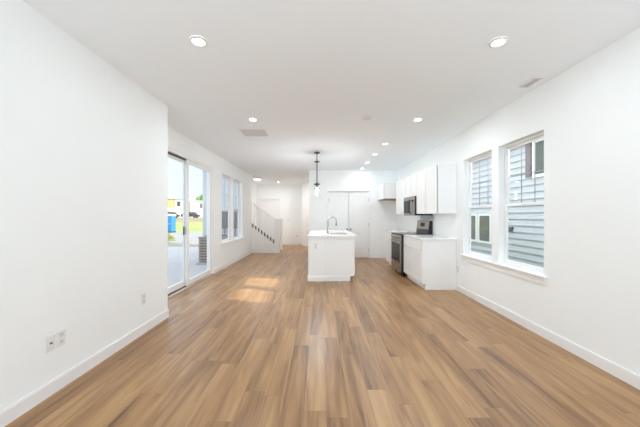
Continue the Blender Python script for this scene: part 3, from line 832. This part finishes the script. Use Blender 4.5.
def plate_y(nm, x, yw, z, label, kind='duplex', cat='outlet'):
    r = thing(nm, label, cat, (x, yw, z))
    MB().box(x-.037, x+.037, yw-.006, yw-.0005, z-.060, z+.060, .003).build('plate', 'plate', r)
    if kind == 'duplex':
        for dz in (-.026, .026):
            o = MB().box(x-.017, x+.017, yw-.0085, yw-.006, z+dz-.018, z+dz+.018, .001, 1).build('socket', 'vent', r)
            MB().box(x-.009, x-.006, yw-.0092, yw-.0086, z+dz-.004, z+dz+.010).box(x+.006, x+.009, yw-.0092, yw-.0086, z+dz-.004, z+dz+.010).build('slot', 'slot', o)
    else:
        MB().box(x-.016, x+.016, yw-.0085, yw-.006, z-.033, z+.033, .001, 1).build('rocker', 'vent', r)
plate_y('outlet', -.085, IY0, .70, 'white outlet on the end panel of the kitchen island')
plate_y('outlet', -1.05, YF, .40, 'white outlet low on the foyer end wall')
plate_y('light_switch', -1.46, YF, 1.13, 'white light switch plate beside the front door', 'rocker', 'switch')

# ------------------------------------------------------------------ outdoors: ground
PROF = [(-12, -.15), (13.5, -.15), (16, -.30), (24, -.60), (36, -.74), (58, .0), (80, .75), (170, 1.1)]
def gh(y):
    for (a, p), (b, q) in zip(PROF, PROF[1:]):
        if y <= b: return p + (q-p)*(y-a)/(b-a)
    return PROF[-1][1]
def strip(name, m, y0, y1, x0=-150, x1=2.6, n=24, ny=6):
    mb = MB()
    g = [[mb.b.verts.new((x0+(x1-x0)*i/n, y0+(y1-y0)*j/ny, gh(y0+(y1-y0)*j/ny))) for i in range(n+1)] for j in range(ny+1)]
    lo = [[mb.b.verts.new((v.co.x, v.co.y, v.co.z-.3)) for v in row] for row in (g[0], g[-1])]
    for j in range(ny):
        for i in range(n): mb.b.faces.new((g[j][i], g[j][i+1], g[j+1][i+1], g[j+1][i]))
    for row, l in ((g[0], lo[0]), (g[-1], lo[1])):
        for i in range(n): mb.b.faces.new((row[i], row[i+1], l[i+1], l[i]))
    return struct(name, mb, m)
strip('patio_slab_ground', 'concrete', -12, 13.5, -12, -2.57)
strip('yard_ground', 'sidegrass', -12, 13.5, -150, -12)
strip('sand_ground', 'walk', 13.5, 16.5, -150, 5)
strip('driveway_ground', 'roadtop', 16.5, 24, -150, 5)
strip('road', 'roadtop', 24, 36, -150, 20)
strip('lawn', 'lawn', 36, 60, -150, 20)
strip('soil_ground', 'soil', 60, 84, -150, 20)
strip('far_ground', 'lawn', 84, 170, -170, 40)
struct('side_yard_ground', MB().box(2.56, 14, -8, 24, -.5, -.20), 'sidegrass')

# air conditioner condenser under the side windows
r = thing('air_conditioner', 'grey outdoor air conditioner condenser standing on the patio outside the glass door', 'air conditioner', (-3.29, 9.0, gh(9)))
x0, x1, y0, y1, zb = -3.68, -2.90, 8.62, 9.38, gh(9)
MB().box(x0-.06, x1+.06, y0-.06, y1+.06, zb, zb+.05, .01).build('pad', 'concrete', r)
MB().box(x0+.03, x1-.03, y0+.03, y1-.03, zb+.05, zb+.78).build('coil', 'acdark', r)
mb = MB()
for (a, b) in ((x0, y0), (x1-.05, y0), (x0, y1-.05), (x1-.05, y1-.05)): mb.box(a, a+.05, b, b+.05, zb+.05, zb+.80, .005)
for k in range(9):
    z = zb+.08+k*.08
    mb.box(x0+.004, x1-.004, y0+.004, y0+.03, z, z+.048, .003, 1).box(x0+.004, x0+.03, y0+.03, y1-.03, z, z+.048, .003, 1).box(x1-.03, x1-.004, y0+.03, y1-.03, z, z+.048, .003, 1).box(x0+.004, x1-.004, y1-.03, y1-.004, z, z+.048, .003, 1)
mb.build('louver_grille', 'acgrey', r)
MB().box(x0-.01, x1+.01, y0-.01, y1+.01, zb+.78, zb+.83, .01).build('top_cover', 'acgrey', r)
mb = MB()
for k in range(5): mb.lathe(-3.29, 9.0, [(.08+k*.06, zb+.832), (.08+k*.06, zb+.845), (.09+k*.06, zb+.845), (.09+k*.06, zb+.832)], 24, cap=False)
mb.build('fan_guard', 'bronze', r)

# bush, portable toilet
def bush(x, y, s, label):
    z = gh(y)
    r = thing('bush', label, 'bush', (x, y, z))
    rnd = random.Random(3)
    mb = MB()
    for k in range(420):
        a, e = rnd.uniform(0, 2*PI), rnd.uniform(0, PI/2)
        rr = s*rnd.uniform(.45, 1.0)
        c = Vector((x+rr*math.cos(a)*math.cos(e)*.95, y+rr*math.sin(a)*math.cos(e)*.95, z+.10+rr*math.sin(e)*.95))
        d1 = Vector((rnd.uniform(-1,1), rnd.uniform(-1,1), rnd.uniform(-.3,1))).normalized()*.055
        d2 = d1.cross(Vector((rnd.uniform(-1,1), rnd.uniform(-1,1), rnd.uniform(-1,1)))).normalized()*.028
        mb.poly([c-d1, c+d2, c+d1, c-d2])
    mb.build('foliage', 'bushleaf', r)
    mb = MB()
    for k in range(6):
        a = k*PI/3
        mb.tube([(x, y, z-.02), (x+.15*math.cos(a)*s, y+.15*math.sin(a)*s, z+.2), (x+.55*math.cos(a)*s, y+.55*math.sin(a)*s, z+.5*s+.1)], .012, 6)
    mb.build('stem', 'bark', r)
bush(-9.75, 18.2, .52, 'yellow green round bush beyond the patio, below the blue toilet cabin')

y = 35.4; z = gh(y); x = -18.75
r = thing('portable_toilet', 'blue portable toilet cabin with pale roof standing on the verge', 'portable toilet', (x, y, z))
MB().box(x-.56, x+.56, y-.56, y+.56, z, z+.12, .02).build('base', 'black', r)
MB().box(x-.54, x+.54, y-.54, y+.54, z+.12, z+2.05, .03).build('body', 'blue', r)
dd = MB().box(x-.36, x+.36, y-.565, y-.54, z+.18, z+1.98, .01).build('door', 'blue', r)
MB().box(x+.25, x+.31, y-.585, y-.565, z+1.0, z+1.18, .005).build('latch', 'bluelight', dd)
MB().prism([(x-.58, z+2.05), (x+.58, z+2.05), (x+.50, z+2.18), (x+.25, z+2.28), (x-.25, z+2.28), (x-.50, z+2.18)], 'y', y-.58, y+.58).build('roof', 'bluelight', r)
MB().lathe(x+.38, y+.38, [(.05, z+2.1), (.05, z+2.42)], 12).build('vent_pipe', 'black', r)

# parked cars on the bank
def car(x, y, label, L=4.7):
    z = gh(y)+.02
    r = thing('parked_car', label, 'car', (x, y, z), 'dark cars parked on the bank')
    body = [(x-L/2, z+.32), (x+L/2, z+.32), (x+L/2, z+.85), (x+L*.36, z+1.02), (x+L*.24, z+1.66), (x-L*.30, z+1.72), (x-L*.46, z+1.05), (x-L/2, z+.95)]
    MB().prism(body, 'y', y-.88, y+.88).build('body', 'carpaint', r)
    MB().prism([(x-L*.40, z+1.08), (x+L*.32, z+1.08), (x+L*.22, z+1.58), (x-L*.28, z+1.62)], 'y', y-.89, y+.89).build('side_glass', 'darkpane', r)
    for sx in (-.31, .31):
        for sy in (-.80, .80):
            MB().lathe(x+sx*L, y+sy, [(.20, -.10), (.34, -.10), (.34, .10), (.20, .10)], 20, axis='y', cz=z+.34).build('wheel', 'tyre', r)
car(-42.2, 80, 'dark car parked behind the blue toilet cabin roof')
car(-36.4, 80, 'dark car parked in front of the pale building')

# buildings across the field
def far_house(x0, x1, y0, y1, hgt, label, wallm, panels, wins, roofh=1.2, name='house'):
    z = gh(y0)
    r = thing(name, label, 'house', ((x0+x1)/2, (y0+y1)/2, z-.3))
    MB().box(x0, x1, y0, y1, z-.3, z+hgt).build('wall', wallm, r)
    MB().prism([(y0-.4, z+hgt), (y1+.4, z+hgt), ((y0+y1)/2, z+hgt+roofh)], 'x', x0-.4, x1+.4).build('roof', 'shingle' if roofh > .5 else 'wrap', r)
    for (a, b, c, d) in panels:
        MB().box(a, b, y0-.06, y0, z+c, z+d).build('sheathing_panel', 'osb', r)
    for (a, b, c, d) in wins:
        f = MB().box(a-.1, b+.1, y0-.05, y0, z+c-.1, z+d+.1).build('window', 'wrap', r)
        MB().box(a, b, y0-.08, y0-.05, z+c, z+d).build('pane', 'darkpane', f)
    return r
far_house(-56, -47.2, 100, 108, 6.6, 'half-built house with yellow sheathing boards', 'wrap', [(-54.6, -52.2, 3.4, 6.4), (-51.9, -51.0, 3.4, 6.4), (-54, -53, .6, 2.6)], [(-50.2, -49.0, 3.9, 5.6)], .3, 'unfinished_house')
far_house(-46.6, -38.5, 102, 110, 5.9, 'white house wrapped building beyond the lawn with one small window', 'wrap', [], [(-43.0, -42.2, 3.3, 5.0), (-40.8, -40.2, 3.3, 5.0)], .3, 'unfinished_house')

def tree(x, y, hgt, rad, label, seed):
    z = gh(y)
    r = thing('tree', label, 'tree', (x, y, z), 'trees behind the far buildings')
    MB().lathe(x, y, [(.35, z-.1), (.25, z+hgt*.5), (.12, z+hgt*.8)], 10).build('trunk', 'bark', r)
    rnd = random.Random(seed)
    mb = MB()
    for k in range(9):
        a = rnd.uniform(0, 2*PI)
        mb.blob((x+rad*.55*math.cos(a), y+rad*.55*math.sin(a), z+hgt-rad*rnd.uniform(.55, 1.5)), rad*rnd.uniform(.45, .62), seed*20+k, 3)
    mb.build('crown', 'leaf', r)
tree(-50.5, 122, 9.0, 2.6, 'green tree crown above the half-built house roof', 1)
tree(-55.8, 139, 10.6, 2.6, 'green tree above the white wrapped building, the taller of the two there', 2)
tree(-47.6, 117, 10.2, 2.4, 'green tree above the white wrapped building, the lower of the two there', 4)

# boxes on the siding outside the side windows
def wall_box(name, x0, x1, z0, z1, label, cat):
    yb = 9.98
    r = thing(name, label, cat, ((x0+x1)/2, yb, z0))
    MB().box(x0, x1, yb-.11, yb, z0, z1, .008).build('housing', 'boxgrey', r)
    MB().box(x0+.012, x1-.012, yb-.118, yb-.11, z0+.02, z1-.02, .003).build('cover', 'boxgrey', r)
    MB().tube([((x0+x1)/2, yb-.05, z0), ((x0+x1)/2, yb-.05, -.15)], .016, 10).build('conduit', 'boxgrey', r)
wall_box('electric_meter_box', -3.46, -3.22, .88, 1.53, 'wide dark grey electric box on the pale siding outside the side windows', 'electric box')
wall_box('electric_disconnect_box', -3.03, -2.90, .88, 1.53, 'narrow dark grey electric box on the pale siding beside the wide one', 'electric box')

# neighbour house beyond the right wall
XH = 5.5
r = thing('neighbour_house', 'pale blue house with lap siding close outside the hung windows', 'house', (XH+2, 8, -.2))
pts = []
z = -.2; zt_ = 3.28
pts = [(XH+.2, z)]
while z < zt_ - 1e-4:
    zn = min(z+.178, zt_)
    pts += [(XH-.045, z), (XH, zn)]
    z = zn
pts.append((XH+.2, zt_))
b_ = MB()
k = len(pts)
A = [b_.b.verts.new((p[0], -4, p[1])) for p in pts]; B = [b_.b.verts.new((p[0], 20, p[1])) for p in pts]
fs = [b_.b.faces.new(A[::-1]), b_.b.faces.new(B)] + [b_.b.faces.new((A[i], A[(i+1) % k], B[(i+1) % k], B[i])) for i in range(k)]
bmesh.ops.recalc_face_normals(b_.b, faces=fs)
b_.build('siding_wall', 'siding', r)
MB().box(XH+.2, XH+7.6, -4, 20, -.2, 3.28).build('house_body', 'siding_white', r)
MB().prism([(XH-.16, 3.28), (XH+8, 3.28), (XH+8, 3.36), (XH+3.9, 4.6), (XH-.16, 3.36)], 'y', -4.3, 20.3).build('roof', 'shingle', r)
MB().box(XH-.19, XH-.16, -4.3, 20.3, 3.22, 3.36, .004).build('gutter_board', 'trim', r)
def nwin(y0, y1, z0, z1, blinds=False):
    t = .07
    f = MB()
    f.box(XH-.078, XH, y0-t, y0, z0-t, z1+t).box(XH-.078, XH, y1, y1+t, z0-t, z1+t).box(XH-.078, XH, y0, y1, z1, z1+t).box(XH-.078, XH, y0, y1, z0-t, z0)
    o = f.build('window', 'trim', r)
    MB().box(XH-.058, XH-.050, y0, y1, z0, z1).build('pane', 'darkpane', o)
    if blinds:
        s = MB()
        n = int((z1-z0)/.045)
        for k in range(n):
            zz = z0 + (k+.5)*(z1-z0)/n
            s.prism([(XH-.074, zz-.018), (XH-.070, zz-.018), (XH-.062, zz+.016), (XH-.066, zz+.016)], 'y', y0+.005, y1-.005)
        s.build('blind_slats', 'blindpane', o)
nwin(9.10, 9.70, .48, 1.32)
nwin(9.92, 10.42, .48, 1.32)
nwin(6.55, 7.20, 2.35, 3.16, True)
sh = MB().box(XH-.07, XH-.005, 7.34, 7.53, 2.32, 3.20, .005)
for k in range(16): sh.box(XH-.076, XH-.07, 7.36, 7.51, 2.36+k*.051, 2.36+k*.051+.032)
tag(sh.build('shutter', 'shutter', r), 'mauve brown louvred shutter')
o = MB().box(XH-.09, XH-.012, 8.05, 8.20, .86, 1.0, .01).build('hose_bib_box', 'slot', r)
MB().tube([(XH-.08, 8.12, .93), (XH-.16, 8.12, .93), (XH-.18, 8.12, .87)], .018, 10).build('spigot', 'nickel', o)
